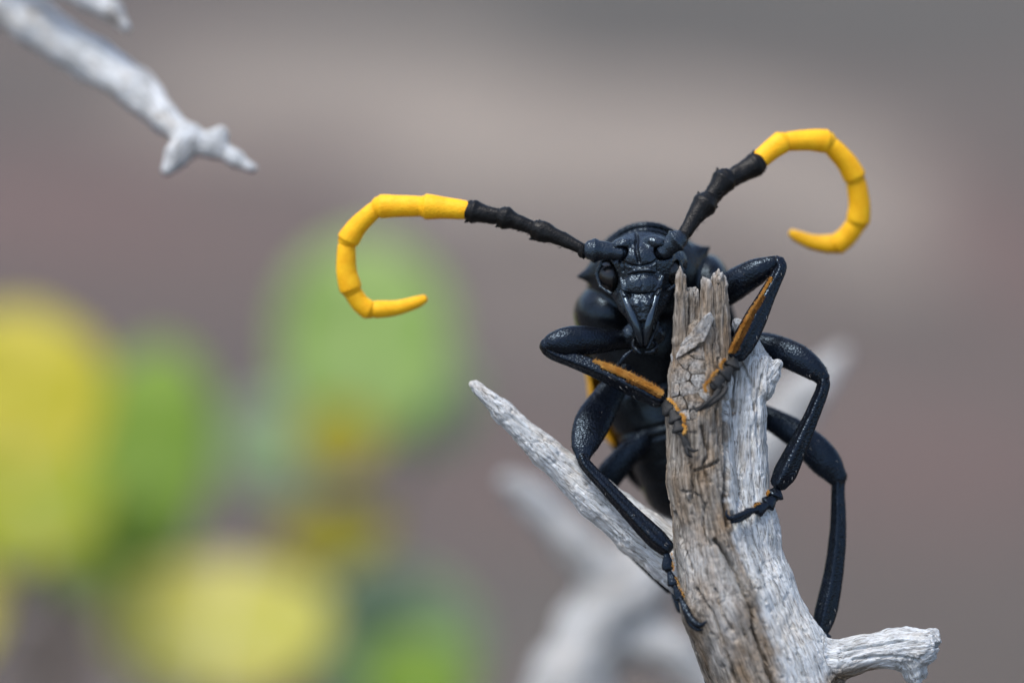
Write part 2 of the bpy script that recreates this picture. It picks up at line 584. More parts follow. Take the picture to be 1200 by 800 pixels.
def ground():
    m, n, l, b = new_mat("dry_ground")
    tc = node(n, "ShaderNodeTexCoord")
    a = node(n, "ShaderNodeTexNoise")
    a.inputs['Scale'].default_value = 0.018
    a.inputs['Detail'].default_value = 3
    l.new(tc.outputs['Object'], a.inputs['Vector'])
    r = ramp(n, [(0.36, (0.072, 0.061, 0.050)), (0.5, (0.085, 0.067, 0.056)), (0.64, (0.100, 0.084, 0.068))])
    l.new(a.outputs[0], r.inputs[0])
    col = r.outputs[0]
    # patches of pale sand, reddish earth and dark damp soil lying on the ground
    for (u, v, ru, dv, colr, amt) in PATCHES:
        p = px_to_ground(u, v)
        q1, q2 = px_to_ground(u, v - dv), px_to_ground(u, v + dv)
        sx = np.linalg.norm(px_to_ground(u + ru, v) - p)
        sy = abs(q1[1] - q2[1]) / 2
        p = (q1 + q2) / 2
        mp = node(n, "ShaderNodeMapping", vector_type='TEXTURE')
        mp.inputs['Location'].default_value = (p[0], p[1], 0)
        mp.inputs['Scale'].default_value = (sx, sy, 1000)
        l.new(tc.outputs['Object'], mp.inputs[0])
        wv = node(n, "ShaderNodeVectorMath", operation='LENGTH')
        l.new(mp.outputs[0], wv.inputs[0])
        e = node(n, "ShaderNodeTexNoise")
        e.inputs['Scale'].default_value = 0.08
        e.inputs['Detail'].default_value = 4
        l.new(tc.outputs['Object'], e.inputs['Vector'])
        s = node(n, "ShaderNodeMath", operation='ADD')
        l.new(wv.outputs['Value'], s.inputs[0])
        l.new(e.outputs[0], s.inputs[1])
        mr = node(n, "ShaderNodeMapRange", interpolation_type='SMOOTHSTEP')
        mr.inputs['From Min'].default_value = 1.15
        mr.inputs['From Max'].default_value = 1.75
        mr.inputs['To Min'].default_value = amt
        mr.inputs['To Max'].default_value = 0.0
        l.new(s.outputs[0], mr.inputs[0])
        mx = node(n, "ShaderNodeMixRGB")
        l.new(mr.outputs[0], mx.inputs[0])
        l.new(col, mx.inputs[1])
        mx.inputs[2].default_value = (*colr, 1)
        col = mx.outputs[0]
    g = node(n, "ShaderNodeTexNoise")
    g.inputs['Scale'].default_value = 1.5
    g.inputs['Detail'].default_value = 6
    l.new(tc.outputs['Object'], g.inputs['Vector'])
    gr = ramp(n, [(0.3, (0.72, 0.72, 0.72)), (0.7, (1.25, 1.24, 1.22))])
    l.new(g.outputs[0], gr.inputs[0])
    mu = node(n, "ShaderNodeMixRGB", blend_type='MULTIPLY')
    mu.inputs[0].default_value = 1.0
    l.new(col, mu.inputs[1])
    l.new(gr.outputs[0], mu.inputs[2])
    l.new(mu.outputs[0], b.inputs['Base Color'])
    b.inputs['Roughness'].default_value = 0.95
    bp = node(n, "ShaderNodeBump")
    bp.inputs['Strength'].default_value = 0.6
    bp.inputs['Distance'].default_value = 0.5
    l.new(g.outputs[0], bp.inputs['Height'])
    l.new(bp.outputs[0], b.inputs['Normal'])
    # one sheet, finely divided near by, out to the horizon
    xs = np.unique(np.concatenate([np.linspace(-300, 300, 81), np.geomspace(300, 20000, 14), -np.geomspace(300, 20000, 14)]))
    ys = np.unique(np.concatenate([np.linspace(-60, 500, 81), np.geomspace(500, 30000, 14), -np.geomspace(60, 20000, 14)]))
    X, Y = np.meshgrid(xs, ys, indexing='ij')
    near = np.exp(-(X ** 2 + (Y - 150) ** 2) / 400 ** 2)
    P = np.stack([X / 25, Y / 25, 0 * X], -1)
    Z = (fbm(P, 4, 3) * 1.6) * near
    V = np.stack([X, Y, Z], -1).reshape(-1, 3)
    nx, ny = len(xs), len(ys)
    i, j = np.meshgrid(np.arange(nx - 1), np.arange(ny - 1), indexing='ij')
    F = np.stack([i * ny + j, (i + 1) * ny + j, (i + 1) * ny + j + 1, i * ny + j + 1], -1).reshape(-1, 4)
    me = bpy.data.meshes.new("ground")
    me.from_pydata([tuple(v) for v in V], [], [tuple(int(x) for x in f) for f in F])
    me.polygons.foreach_set("use_smooth", [True] * len(me.polygons))
    me.materials.append(m)
    o = bpy.data.objects.new("ground", me)
    C.objects.link(o)
    o['kind'] = 'structure'

PALE, RED, DARK, GREY = (0.245, 0.206, 0.165), (0.116, 0.072, 0.061), (0.058, 0.056, 0.046), (0.080, 0.073, 0.060)
PATCHES = [
    (860, 10, 640, 70, DARK, 0.75),
    (400, 105, 270, 62, PALE, 0.75),
    (740, 178, 330, 72, PALE, 0.9),
    (1020, 262, 120, 70, PALE, 0.7),
    (30, 235, 240, 60, RED, 0.85),
    (330, 225, 120, 50, RED, 0.4),
    (1190, 300, 120, 100, RED, 0.7),
    (640, 340, 220, 60, PALE, 0.2),
    (1100, 540, 220, 100, RED, 0.55),
    (200, 330, 250, 50, RED, 0.4),
    (600, 560, 120, 90, RED, 0.3),
    (560, 720, 200, 70, GREY, 0.6),
]
ground()

# ------------------------------------------------------------------ wood
def grain_of(V, chains):
    best = np.full(len(V), 1e9)
    G = np.zeros((len(V), 3))
    which = np.zeros(len(V), int)
    for ci, ch in enumerate(chains):
        along = ci * 377.0
        for a, b in zip(ch[:-1], ch[1:]):
            A, B = c(*a[:3]), c(*b[:3])
            d = B - A
            L = np.linalg.norm(d)
            T = d / L
            t = np.clip((V - A) @ T, 0, L)
            off = V - A - t[:, None] * T
            ds = np.linalg.norm(off, axis=1) - (a[3] + (b[3] - a[3]) * t / L)
            m = ds < best
            E1 = np.cross(T, (0, 1.0, 0))
            E1 /= np.linalg.norm(E1)
            E2 = np.cross(T, E1)
            G[m] = np.stack([off @ E1 + ci * 91, off @ E2, along + t], 1)[m]
            which[m] = ci
            best[m] = ds[m]
            along += L
    return G, which

def carve(V, N, cracks):
    """push the surface in along crack lines on the side that faces the camera"""
    k = (DP + V[:, 1]) / DP
    U = np.stack([V[:, 0] / k + 600, 400 - V[:, 2] / k], 1)
    out = np.zeros(len(V))
    for pts, wd, dp in cracks:
        P = catmull(np.array(pts, float), 8)
        P = P + np.stack([fbm(np.stack([P[:, 1] * 0.15, P[:, 0] * 0.15, 0 * P[:, 0]], 1), 2, 5) * 2.0, 0 * P[:, 0]], 1)
        best = np.full(len(V), 1e9)
        for a, b in zip(P[:-1], P[1:]):
            d = b - a
            t = np.clip(((U - a) @ d) / max(d @ d, 1e-6), 0, 1)
            best = np.minimum(best, np.linalg.norm(U - a - t[:, None] * d, axis=1))
        out = np.maximum(out, dp * np.clip(1 - best / wd, 0, 1) ** 0.7)
    out *= np.clip(-N[:, 1] * 3 + 0.1, 0, 1)
    return out, U

branch = Thing("dead_branch", "grey broken dead branch stump that the black beetle clings to", "branch", c(1060, 1300, 30))
BARK = [(820, 398, 0, 30), (820, 440, 0, 36), (819, 490, 0, 38), (822, 560, 0, 40), (838, 640, 0, 46), (856, 710, 0, 58), (893, 800, 5, 60), (950, 940, 10, 62)]
WHITE = [(866, 381, 14, 6), (874, 400, 16, 10), (880, 430, 16, 20), (875, 490, 14, 22), (875, 560, 14, 26), (877, 620, 14, 32), (893, 690, 12, 36), (925, 765, 10, 42), (960, 850, 12, 50)]
STUB = [(925, 772, 10, 36), (975, 776, 8, 25), (1012, 765, 8, 20), (1050, 759, 8, 22), (1078, 757, 8, 22), (1093, 745, 8, 10)]
STUB2 = [(1066, 768, 8, 22), (1072, 786, 8, 15)]
PRONG = [(556, 451, 34, 6), (590, 483, 36, 12), (640, 530, 38, 18), (700, 583, 40, 24), (750, 625, 38, 29), (815, 675, 28, 32)]
KNOB = [(892, 456, 16, 14), (903, 440, 12, 10), (911, 427, 9, 6.5)]

fld = Field(c(530, 900, 0) - (0, 75, 0), c(1125, 350, 0) + (0, 110, 0), 1.4)
fld.chain(BARK, 5)
fld.chain(WHITE[:6], 3)
fld.chain(WHITE[5:], 16)
fld.chain(STUB, 6)
fld.chain(STUB2, 6)
fld.chain(PRONG, 6)
fld.chain(KNOB, 5)
fld.chain([(865, 380, 14, 7), (878, 402, 14, 11), (890, 428, 14, 16), (888, 452, 14, 20)], 3)
fld.chain([(884, 398, 10, 3.5), (890, 414, 12, 8)], 3)
fld.ball(c(872, 392, 2), (7, 8, 16), 2, 'sub', roll=-30)
# hollow under the stub and its broken end
fld.cone(c(990, 812, -12), c(1040, 804, -8), 22, 20, 3, 'sub')
fld.ball(c(1108, 770, -8), (14, 12, 9), 3, 'sub')
fld.ball(c(1099, 757, -6), (6, 12, 4), 2, 'sub')
fld.ball(c(1082, 797, -4), (5, 12, 6), 2, 'sub')
fld.ball(c(1064, 802, -6), (5, 10, 5), 2, 'sub')
V, Q = fld.surf()
CH = [BARK, WHITE, STUB, STUB2, PRONG, KNOB]
G, which = grain_of(V, CH)
N = vert_normals(V, Q)
cracks = [
    ([(838, 632), (850, 648), (864, 672), (872, 692), (880, 712), (885, 742), (896, 772), (910, 815)], 3.0, 15),
    ([(853, 470), (850, 500), (852, 540), (849, 580), (853, 615)], 3.0, 14),
    ([(822, 500), (830, 530), (824, 545), (832, 565)], 2.2, 8),
    ([(800, 520), (808, 545), (812, 560), (809, 590)], 2.2, 7),
    ([(812, 552), (830, 546), (842, 540)], 2.2, 7),
    ([(858, 600), (868, 640), (884, 675), (897, 705)], 2.2, 6),
    ([(842, 420), (845, 450), (840, 490), (846, 530)], 2.0, 6),
    ([(836, 405), (838, 440), (842, 470)], 1.8, 5),
    ([(866, 640), (875, 660), (885, 690)], 2.0, 7),
    ([(868, 425), (880, 450), (884, 480)], 2.2, 6),
    ([(892, 440), (888, 470), (890, 520)], 2.0, 5),
    ([(866, 470), (864, 510), (868, 560), (866, 600)], 2.0, 5),
    ([(880, 500), (882, 550), (890, 610)], 1.8, 4),
    ([(815, 690), (835, 720), (850, 760), (862, 800)], 2.2, 7),
    ([(790, 600), (800, 640), (812, 668)], 2.0, 5),
    ([(826, 590), (824, 620), (832, 640)], 2.0, 6),
    ([(838, 690), (848, 722), (858, 738)], 2.2, 7),
    ([(800, 575), (818, 580), (828, 596)], 1.8, 5),
    ([(700, 607), (740, 645), (780, 682)], 2.5, 4),
    ([(600, 488), (640, 520), (690, 560)], 1.6, 3),
    ([(985, 762), (1020, 757), (1060, 750)], 1.8, 4),
    ([(1000, 772), (1040, 768), (1075, 772)], 1.8, 4)
]
cr, U = carve(V, N, cracks)
white = np.isin(which, (1, 2, 3, 4, 5)).astype(float)
soft = vnoise(V * 0.06, 4) * 0.25
ub = np.interp(U[:, 1], [380, 480, 600, 640, 690, 740, 800, 840], [857, 855, 853, 866, 889, 903, 918, 930])
wd = np.interp(U[:, 1], [380, 600, 700, 800], [3, 5, 12, 18])
wob = 5 * vnoise(np.stack([U[:, 1] * 0.05, V[:, 1] * 0.05, 0 * ub], 1), 91) + 3 * vnoise(np.stack([U[:, 1] * 0.2, V[:, 1] * 0.1, 0 * ub], 1), 92)
wm = np.clip((U[:, 0] - ub - wob) / wd + 0.5, 0, 1)
trunk_side = np.isin(which, (0, 1)) & (U[:, 0] > 800)
white = np.where(trunk_side, wm, white)
# bark still covers the stem front; the wood round the crack and its foot are paler
rr = np.hypot((U[:, 0] - 812) / 26, (U[:, 1] - 660) / 50)
white = np.maximum(white, np.where(which == 0, np.clip(1.1 - rr + soft, 0, 1) * 0.65, 0))
lens = np.clip(1.15 - np.hypot((U[:, 0] - 848) / 26, (U[:, 1] - 715) / 75) + soft, 0, 1) * 0.5
white = np.maximum(white, np.where(which == 0, lens, 0))
brown = np.clip(1 - np.hypot((U[:, 0] - 1010) / 52, (U[:, 1] - 798) / 24), 0, 1) * (U[:, 1] > 772)
white = np.clip(white - 3 * brown, 0, 1)
ridge = fbm(np.stack([G[:, 0] * 0.24, G[:, 1] * 0.24, G[:, 2] * 0.016], 1), 3, 9)
lump = fbm(V * 0.035, 3, 21)
pit = np.clip(vnoise(V * 0.16, 33) - 0.45, 0, 1)
amp = np.where(which == 0, 2.4, 2.0)
PLATES = [(786, 424), (797, 417), (813, 408), (826, 401), (833, 409), (829, 428), (836, 446), (839, 474), (826, 490), (806, 492), (790, 486), (786, 460)]
ins = np.ones(len(V), bool)
for (ax_, ay_), (bx_, by_) in zip(PLATES, PLATES[1:] + PLATES[:1]):
    ins &= ((bx_ - ax_) * (U[:, 1] - ay_) - (by_ - ay_) * (U[:, 0] - ax_)) > -1.5
cr = np.maximum(cr, np.where(ins & (N[:, 1] < -0.1), 6.0, 0))
V = V + N * (ridge * amp + lump * 2.6 - pit * 4.0 + 0.7 * vnoise(np.stack([G[:, 0] * 0.5, G[:, 1] * 0.5, G[:, 2] * 0.12], 1), 71) - cr + np.clip((U[:, 0] - 1040) / 30, 0, 1) * 4.0 * fbm(V * 0.11, 3, 55))[:, None]
branch.mesh("stem", V, Q, M_WOOD, attrs={"grain": G, "white": white})

# lower trunk carries on to the ground
low = [(935, 905, 8, 62), (975, 1000, 10, 62), (1020, 1200, 30, 66)]
foot = W(c(1020, 1200, 30))
lv, lf = tube(low, 8, 24, rough=6, rfreq=0.03)
Gl, _ = grain_of(lv, [low])
trunk_pts = [np.array([foot[0], foot[1], foot[2]]), np.array([foot[0] + 1.0, foot[1] + 1.5, foot[2] - 12]),
             np.array([foot[0] + 0.6, foot[1] + 2.5, 15.0]), np.array([foot[0] + 1.2, foot[1] + 2.2, -2.0])]
def world_tube(P, R, nseg=20, n=8, rough=0.05, seed=1):
    """tube through world points; returned in p units of the tilted frame"""
    L = (np.array(P) - FOCUS) @ ROT / S
    q = catmull(np.hstack([L, np.array(R)[:, None] / S]), n)
    P2, R2 = q[:, :3], q[:, 3]
    T = np.gradient(P2, axis=0)
    T /= np.linalg.norm(T, axis=1, keepdims=True)
    vs = []
    for p, r, t in zip(P2, R2, T):
        b = np.array([0.1, -1, 0]) - t * np.dot((0.1, -1, 0), t)
        b /= np.linalg.norm(b)
        a = np.cross(t, b)
        th = np.linspace(0, 2 * math.pi, nseg, endpoint=False)
        vs.append(p + r * np.cos(th)[:, None] * a + r * np.sin(th)[:, None] * b)
    V = np.vstack(vs)
    V = V + fbm(V * 0.02, 3, seed)[:, None] * rough / S * np.array([1, 1, 0.2])
    m = len(P2)
    i = np.arange(m - 1)[:, None] * nseg
    j = np.arange(nseg)[None, :]
    F = np.stack([i + j, i + (j + 1) % nseg, i + nseg + (j + 1) % nseg, i + nseg + j], -1).reshape(-1, 4)
    G = np.stack([np.tile(np.cos(np.linspace(0, 2 * math.pi, nseg, endpoint=False)) * 60, m),
                  np.tile(np.sin(np.linspace(0, 2 * math.pi, nseg, endpoint=False)) * 60, m),
                  np.repeat(np.arange(m) * 40.0, nseg)], 1)
    return V, F, G
lowv, lowf, lowg = world_tube(
    [W(c(935, 900, 8)), W(c(975, 1000, 10)), foot] + trunk_pts[1:],
    [0.33, 0.36, 0.42, 0.6, 0.8, 1.1])
branch.mesh("lower_stem", lowv, lowf, M_WOOD, attrs={"grain": lowg, "white": np.full(len(lowv), 0.5)})

# splinters at the broken top
def splinter(name, pts, thick, seed, fl=1.0, wv=0.25):
    u0, u1 = min(p[0] - p[3] for p in pts) - 8, max(p[0] + p[3] for p in pts) + 8
    v0, v1 = min(p[1] for p in pts) - 14, max(p[1] for p in pts) + 14
    w0 = np.mean([p[2] for p in pts])
    f = Field(c(u0, v1, w0) - (4, thick + 10, 4), c(u1, v0, w0) + (4, thick + 10, 4), 1.0)
    f.chain(pts, 2, fl=fl)
    rr = random.Random(seed)
    for q in range(3):
        uu = pts[0][0] + rr.uniform(-1, 1) * pts[0][3]
        vv = pts[0][1] - pts[0][3]
        f.cone(c(uu, vv - 6, pts[0][2] + rr.uniform(-10, 4)), c(uu + rr.uniform(-3, 3), vv + rr.uniform(8, 26), pts[0][2] + rr.uniform(-14, 0)), 2.6, 0.6, 1, 'sub')
    V, Q = f.surf()
    N = vert_normals(V, Q)
    g = np.stack([V[:, 0] + seed * 40, V[:, 1], V[:, 2]], 1)
    r = fbm(np.stack([V[:, 0] * 0.36, V[:, 1] * 0.36, V[:, 2] * 0.035], 1), 3, seed)
    top = np.clip((V[:, 2] - V[:, 2].max() + 14) / 14, 0, 1)
    V = V + N * (r * 3.0)[:, None] + np.stack([0 * top, 0 * top, top * 6 * vnoise(np.stack([V[:, 0] * 0.22, V[:, 1] * 0.1, 0 * top], 1), seed + 3)], 1)
    w = np.clip(wv * 0.25 + top * 0.35 + 0.25 * r - 0.05, 0, 1)
    branch.mesh(name, V, Q, M_WOOD, attrs={"grain": g, "white": w})
splinter("splinter", [(798, 321, -20, 5.5), (798, 345, -20, 7.5), (797, 400, -18, 9), (800, 440, -10, 12)], 16, 1, 0.9, 0.2)
splinter("splinter", [(812, 346, -12, 8), (812, 400, -10, 10), (812, 430, -5, 12)], 16, 2, 0.8, 0.05)
splinter("splinter", [(828, 332, -16, 6.5), (829, 372, -14, 9), (830, 420, -8, 14)], 18, 3, 1.0, 0.25)
splinter("splinter", [(842, 327, -12, 8.5), (844, 372, -10, 11), (845, 430, -8, 13)], 18, 4, 1.0, 0.25)
splinter("splinter", [(846, 322, -16, 4.2), (849, 334, -14, 3.5), (851, 352, -10, 3)], 10, 5, 1.0, 0.7)

# cracked bark plates on the front of the stem
def clip_poly(poly, p, n):
    out = []
    for a, b in zip(poly, poly[1:] + poly[:1]):
        da, db = (a - p) @ n, (b - p) @ n
        if da <= 0:
            out.append(a)
        if (da < 0) != (db < 0) and abs(da - db) > 1e-9:
            out.append(a + (b - a) * da / (da - db))
    return out

def bark_w(u, v):
    for a, b in zip(BARK[:-1], BARK[1:]):
        if a[1] <= v <= b[1]:
            t = (v - a[1]) / (b[1] - a[1])
            q = [x + (y - x) * t for x, y in zip(a, b)]
            break
    else:
        q = BARK[0]
    du = min(abs(u - q[0]) / q[3], 0.97)
    return q[2] - q[3] * math.sqrt(1 - du * du)

def plate(poly, lift, seed, label=None, tilt=None, wv=0.35):
    poly = [np.array(p, float) for p in poly]
    # add points along the edges so they can wander
    pts = []
    for a, b in zip(poly, poly[1:] + poly[:1]):
        k = max(1, int(np.linalg.norm(b - a) / 5))
        for t in range(k):
            pts.append(a + (b - a) * t / k)
    pts = np.array(pts)
    pts = pts + np.stack([vnoise(np.stack([pts[:, 0] * 0.3, pts[:, 1] * 0.3, 0 * pts[:, 0] + seed], 1), 3),
                          vnoise(np.stack([pts[:, 0] * 0.3, pts[:, 1] * 0.3, 0 * pts[:, 0] + seed], 1), 8)], 1) * 1.3 + RNG.normal(0, 0.45, pts.shape)
    ctr = pts.mean(0)
    rings = []
    for (sc, dz) in ((0.99, 7.0), (1.0, -lift * 0.4), (0.94, -lift), (0.45, -lift - 0.5)):
        ring = []
        for p in pts:
            q = ctr + (p - ctr) * sc
            z = bark_w(q[0], q[1]) + dz
            if tilt is not None and dz < 0:
                z -= tilt * np.clip((420 - q[1]) / 50, 0, 1)
            z += 1.0 * vnoise(np.array([q[0] * 0.2, q[1] * 0.2, seed]), 6) if dz < 0 else 0
            ring.append(c(q[0], q[1], z))
        rings.append(ring)
    n = len(pts)
    V = [p for r in rings for p in r] + [c(ctr[0], ctr[1], bark_w(*ctr) - lift - 0.8 - (tilt or 0) * np.clip((420 - ctr[1]) / 50, 0, 1))]
    F = []
    for r in range(3):
        for i in range(n):
            F.append((r * n + i, r * n + (i + 1) % n, (r + 1) * n + (i + 1) % n, (r + 1) * n + i))
    for i in range(n):
        F.append((3 * n + i, 3 * n + (i + 1) % n, len(V) - 1))
    V = np.array(V)
    g = np.stack([V[:, 0] * 0.8 + seed * 31, V[:, 1], V[:, 2] * 5], 1)
    w = np.clip(wv + 0.3 * vnoise(V * 0.08, seed), 0, 1)
    branch.mesh("bark_plate", V, F, M_WOOD, smooth=False, label=label, attrs={"grain": g, "white": w})

plate([(785, 416), (799, 400), (815, 384), (830, 367), (834, 366), (836, 374), (832, 388), (824, 400), (811, 409), (797, 417), (787, 424)], 4.5, 77,
      "pale slanted bark plate lifting at the broken top", 3.0, 0.5)
region = [np.array(p, float) for p in [(786, 426), (797, 419), (813, 410), (826, 403), (833, 409), (827, 428), (835, 446), (838, 474), (826, 490), (806, 492), (790, 486), (786, 460)]]
seeds = [np.array(p, float) for p in [(791, 428), (801, 424), (820, 411), (831, 409), (796, 441), (818, 430), (789, 455), (803, 455), (822, 446), (832, 462), (795, 473), (812, 470), (829, 480), (800, 487), (817, 487)]]
SK = np.array([[0.75, 0.35], [-0.25, 1.1]])               # skewed so the cracks run as irregular blocks
SKI = np.linalg.inv(SK)
for si, s0 in enumerate(seeds):
    poly = [SK @ p for p in region]
    a0 = SK @ s0
    for sj, t in enumerate(seeds):
        if si != sj and poly:
            b0 = SK @ t
            d = (b0 - a0) / np.linalg.norm(b0 - a0)
            poly = clip_poly(poly, (a0 + b0) / 2 - d * 0.42, d)
    if len(poly) > 2:
        plate([SKI @ p for p in poly], 0.4 + 2.0 * random.random() ** 2, 5 + si, wv=0.05 + 0.3 * random.random())

# ------------------------------------------------------------------ softer branches
def soft_branch(name, label, chains, h, pad, white=1.0, base=None, lumps=3.0, sub=None, root=None):
    allp = [p for ch in chains for p in ch]
    P = np.array([c(*p[:3]) for p in allp])
    R = max(p[3] * kk(p[2]) for p in allp) + pad
    f = Field(P.min(0) - R, P.max(0) + R, h)
    for ch in chains:
        f.chain(ch, 10)
    V, Q = f.surf()
    G, _ = grain_of(V, chains)
    N = vert_normals(V, Q)
    V = V + N * (fbm(np.stack([G[:, 0] * 0.05, G[:, 1] * 0.05, G[:, 2] * 0.02], 1), 3, 41) * lumps * 1.6 + fbm(V * 0.02, 2, 8) * lumps)[:, None]
    t = Thing(name, label, "branch" if "branch" in name else "twig", base, None if "branch" in name else "weathered twigs at the upper left")
    wv = np.clip(white + 0.9 * np.minimum(0, fbm(V * 0.03, 3, 12) + 0.05), 0, 1)
    t.mesh("stem", V, Q, M_WOOD, attrs={"grain": G, "white": wv})
    return t

bgb = soft_branch("white_branch", "blurred white forked branch behind the beetle and the stump",
    [[(640, 900, 945, 55.4), (672, 800, 945, 50.4), (720, 705, 945, 43.7), (800, 625, 959, 33.6), (880, 535, 972, 31.9), (940, 462, 986, 25.2), (985, 414, 999, 10.1)],
     [(740, 700, 945, 35.3), (670, 632, 932, 25.2), (622, 580, 918, 16.8), (597, 562, 905, 10.9)],
     [(715, 725, 945, 33.6), (790, 765, 932, 25.2), (860, 830, 932, 21.8)]], 5.0, 30, 0.78, c(600, 1100, 945), 6.0)
p0 = W(c(640, 893, 945))
bv, bf, bg_ = world_tube([p0, p0 + (-0.2, 0.3, -6), p0 + (0.8, 1.5, -20), (p0[0] + 0.5, p0[1] + 2, -2)], [0.42, 0.55, 0.8, 1.2], seed=4)
bgb.mesh("lower_stem", bv, bf, M_WOOD, attrs={"grain": bg_, "white": np.full(len(bv), 0.9)})

tw = soft_branch("white_twig", "white weathered twig with a forked tip reaching in at upper left", 
    [[(-120, -90, 429, 27.6), (-40, -30, 403, 27.6), (40, 28, 364, 26.7), (110, 72, 325, 24.8), (160, 104, 286, 22.1), (192, 137, 247, 16.6), (222, 165, 221, 15.6)],
     [(222, 163, 221, 15.6), (207, 182, 208, 12.9), (195, 199, 195, 7.4)],
     [(220, 165, 221, 13.8), (252, 172, 214, 12.0), (275, 186, 208, 7.4), (296, 197, 202, 3.7)],
     [(245, 170, 214, 9.2), (258, 157, 214, 7.4)]], 2.6, 24, 1.0, c(-120, -90, 429), 2.6)
q0 = W(c(-118, -88, 429))
tv, tf, tg = world_tube([q0, q0 + (-1.5, 0.3, 0.6), q0 + (-6, 1.5, 0.5), q0 + (-11, 3, -8), np.array([q0[0] - 14, q0[1] + 4, -2])], [0.175, 0.2, 0.3, 0.5, 0.9], seed=6)
tw.mesh("lower_stem", tv, tf, M_WOOD, attrs={"grain": tg, "white": np.full(len(tv), 0.95)})
tw2 = soft_branch("white_twig", "short pale twig tip hanging at the top left edge above the forked twig",
    [[(10, -60, 325, 13.0), (60, -22, 299, 13.0), (105, -2, 280, 13.0), (132, 14, 266, 12.0), (147, 32, 260, 8.0)]], 2.2, 20, 1.0, c(10, -60, 325), 2.5)
r0 = W(c(12, -58, 325))
sv, sf, sg = world_tube([r0, r0 + (-1.2, 0.2, 0.7), r0 + (-5, 1.2, 0.4), r0 + (-9, 3, -9), np.array([r0[0] - 12, r0[1] + 6, -2])], [0.075, 0.09, 0.2, 0.4, 0.7], seed=7)
tw2.mesh("lower_stem", sv, sf, M_WOOD, attrs={"grain": sg, "white": np.full(len(sv), 0.95)})

# ------------------------------------------------------------------ leafy shrub, out of focus
shrub = Thing("leafy_shrub", "low shrub with round yellow and green leaves at lower left", "shrub", (0, 0, 0))
shrub.base = np.array([-3.5, 18.0, 0.0])
shrub.o.location = shrub.base
LEAFMATS = {
    'yellow': mat_leaf("yellow_leaf", (0.46, 0.42, 0.02), (0.62, 0.53, 0.07), (0.62, 0.56, 0.12)),
    'yellowgreen': mat_leaf("yellow_green_leaf", (0.28, 0.34, 0.012), (0.42, 0.40, 0.02), (0.55, 0.55, 0.2)),
    'green': mat_leaf("green_leaf", (0.15, 0.27, 0.018), (0.22, 0.35, 0.035), (0.3, 0.4, 0.12)),
    'pale': mat_leaf("pale_green_leaf", (0.25, 0.39, 0.09), (0.33, 0.46, 0.13), (0.45, 0.55, 0.25)),
    'olive': mat_leaf("olive_leaf", (0.27, 0.23, 0.003), (0.34, 0.29, 0.006), (0.4, 0.4, 0.1)),
    'cream': mat_leaf("cream_yellow_leaf", (0.50, 0.48, 0.08), (0.58, 0.52, 0.10), (0.7, 0.66, 0.35)),
    'blue': mat_leaf("bluish_green_leaf", (0.22, 0.33, 0.15), (0.29, 0.39, 0.22), (0.35, 0.45, 0.3)),
}
def leaf(u, v, w, rx, ry, roll, tiltx, tiltz, mat, seed):
    w = w * 2.15
    k = kk(w)
    rx, ry = rx * k, ry * k / math.cos(math.radians(tiltx))
    nr, na = 9, 40
    pts, vein = [np.zeros(3)], [1.0]
    for i in range(1, nr + 1):
        r = i / nr
        for j in range(na):
            th = 2 * math.pi * j / na
            notch = 1 - 0.14 * math.exp(-((th - 1.5 * math.pi) / 0.35) ** 2) + 0.05 * math.exp(-((th - 0.5 * math.pi) / 0.3) ** 2)
            x, z = r * math.cos(th) * notch, r * math.sin(th) * notch
            y = -0.10 * (x * x) + 0.12 * z * z + 0.03 * math.sin(6 * z + 3 * abs(x)) + 0.04 * r * vnoise(np.array([x * 2, z * 2, seed]), seed)
            pts.append(np.array([x * rx, y * max(rx, ry), z * ry]))
            side = abs(((z - abs(x) * 0.55) * 4) % 1 - 0.5)
            vein.append(max(math.exp(-(x / 0.035) ** 2), 0.7 * math.exp(-(side / 0.06) ** 2)))
    P = np.array(pts)
    n0 = len(P)
    th_ = 3.0 * k
    back = P + np.array([0, th_, 0])
    P = np.vstack([P, back])
    F = []
    for base, flip in ((0, False), (n0, True)):
        for j in range(na):
            f = (base, base + 1 + j, base + 1 + (j + 1) % na)
            F.append(f[::-1] if flip else f)
            for i in range(nr - 1):
                a = base + 1 + i * na
                f = (a + j, a + na + j, a + na + (j + 1) % na, a + (j + 1) % na)
                F.append(f[::-1] if flip else f)
    e = 1 + (nr - 1) * na
    for j in range(na):
        F.append((e + j, n0 + e + j, n0 + e + (j + 1) % na, e + (j + 1) % na))
    M = Matrix.Rotation(math.radians(tiltz), 3, 'Z') @ Matrix.Rotation(math.radians(tiltx), 3, 'X') @ Matrix.Rotation(math.radians(roll), 3, 'Y')
    P = P @ np.array(M).T + c(u, v, w)
    shrub.mesh("leaf", P, F, LEAFMATS[mat], attrs={"vein": np.array(vein + vein)})
    return P[e + int(na * 0.75)]     # leaf base, where the stalk joins
LEAVES = [
    (18, 465, 1300, 108, 112, 8, -32, 10, 'yellow', 1),
    (34, 585, 1230, 92, 78, -15, -38, 5, 'yellowgreen', 2),
    (172, 530, 1500, 84, 132, -6, -28, -12, 'green', 3),
    (428, 398, 1560, 102, 128, 5, -25, 8, 'pale', 4),
    (398, 512, 1450, 50, 40, 20, -35, 0, 'olive', 5),
    (392, 622, 1450, 66, 38, -10, -35, 0, 'olive', 6),
    (255, 728, 1350, 138, 78, 6, -40, 0, 'cream', 7),
    (455, 755, 1500, 110, 92, -15, -28, 12, 'blue', 8),
    (490, 795, 1420, 66, 52, 10, -30, 0, 'green', 9),
    (500, 465, 1700, 56, 66, 25, -25, 25, 'blue', 10),
    (120, 640, 1560, 95, 60, 14, -25, 0, 'green', 11),
    (-50, 720, 1300, 50, 60, 14, -25, 0, 'yellow', 12),
    (320, 520, 1800, 60, 60, 14, -25, 0, 'blue', 13),
]
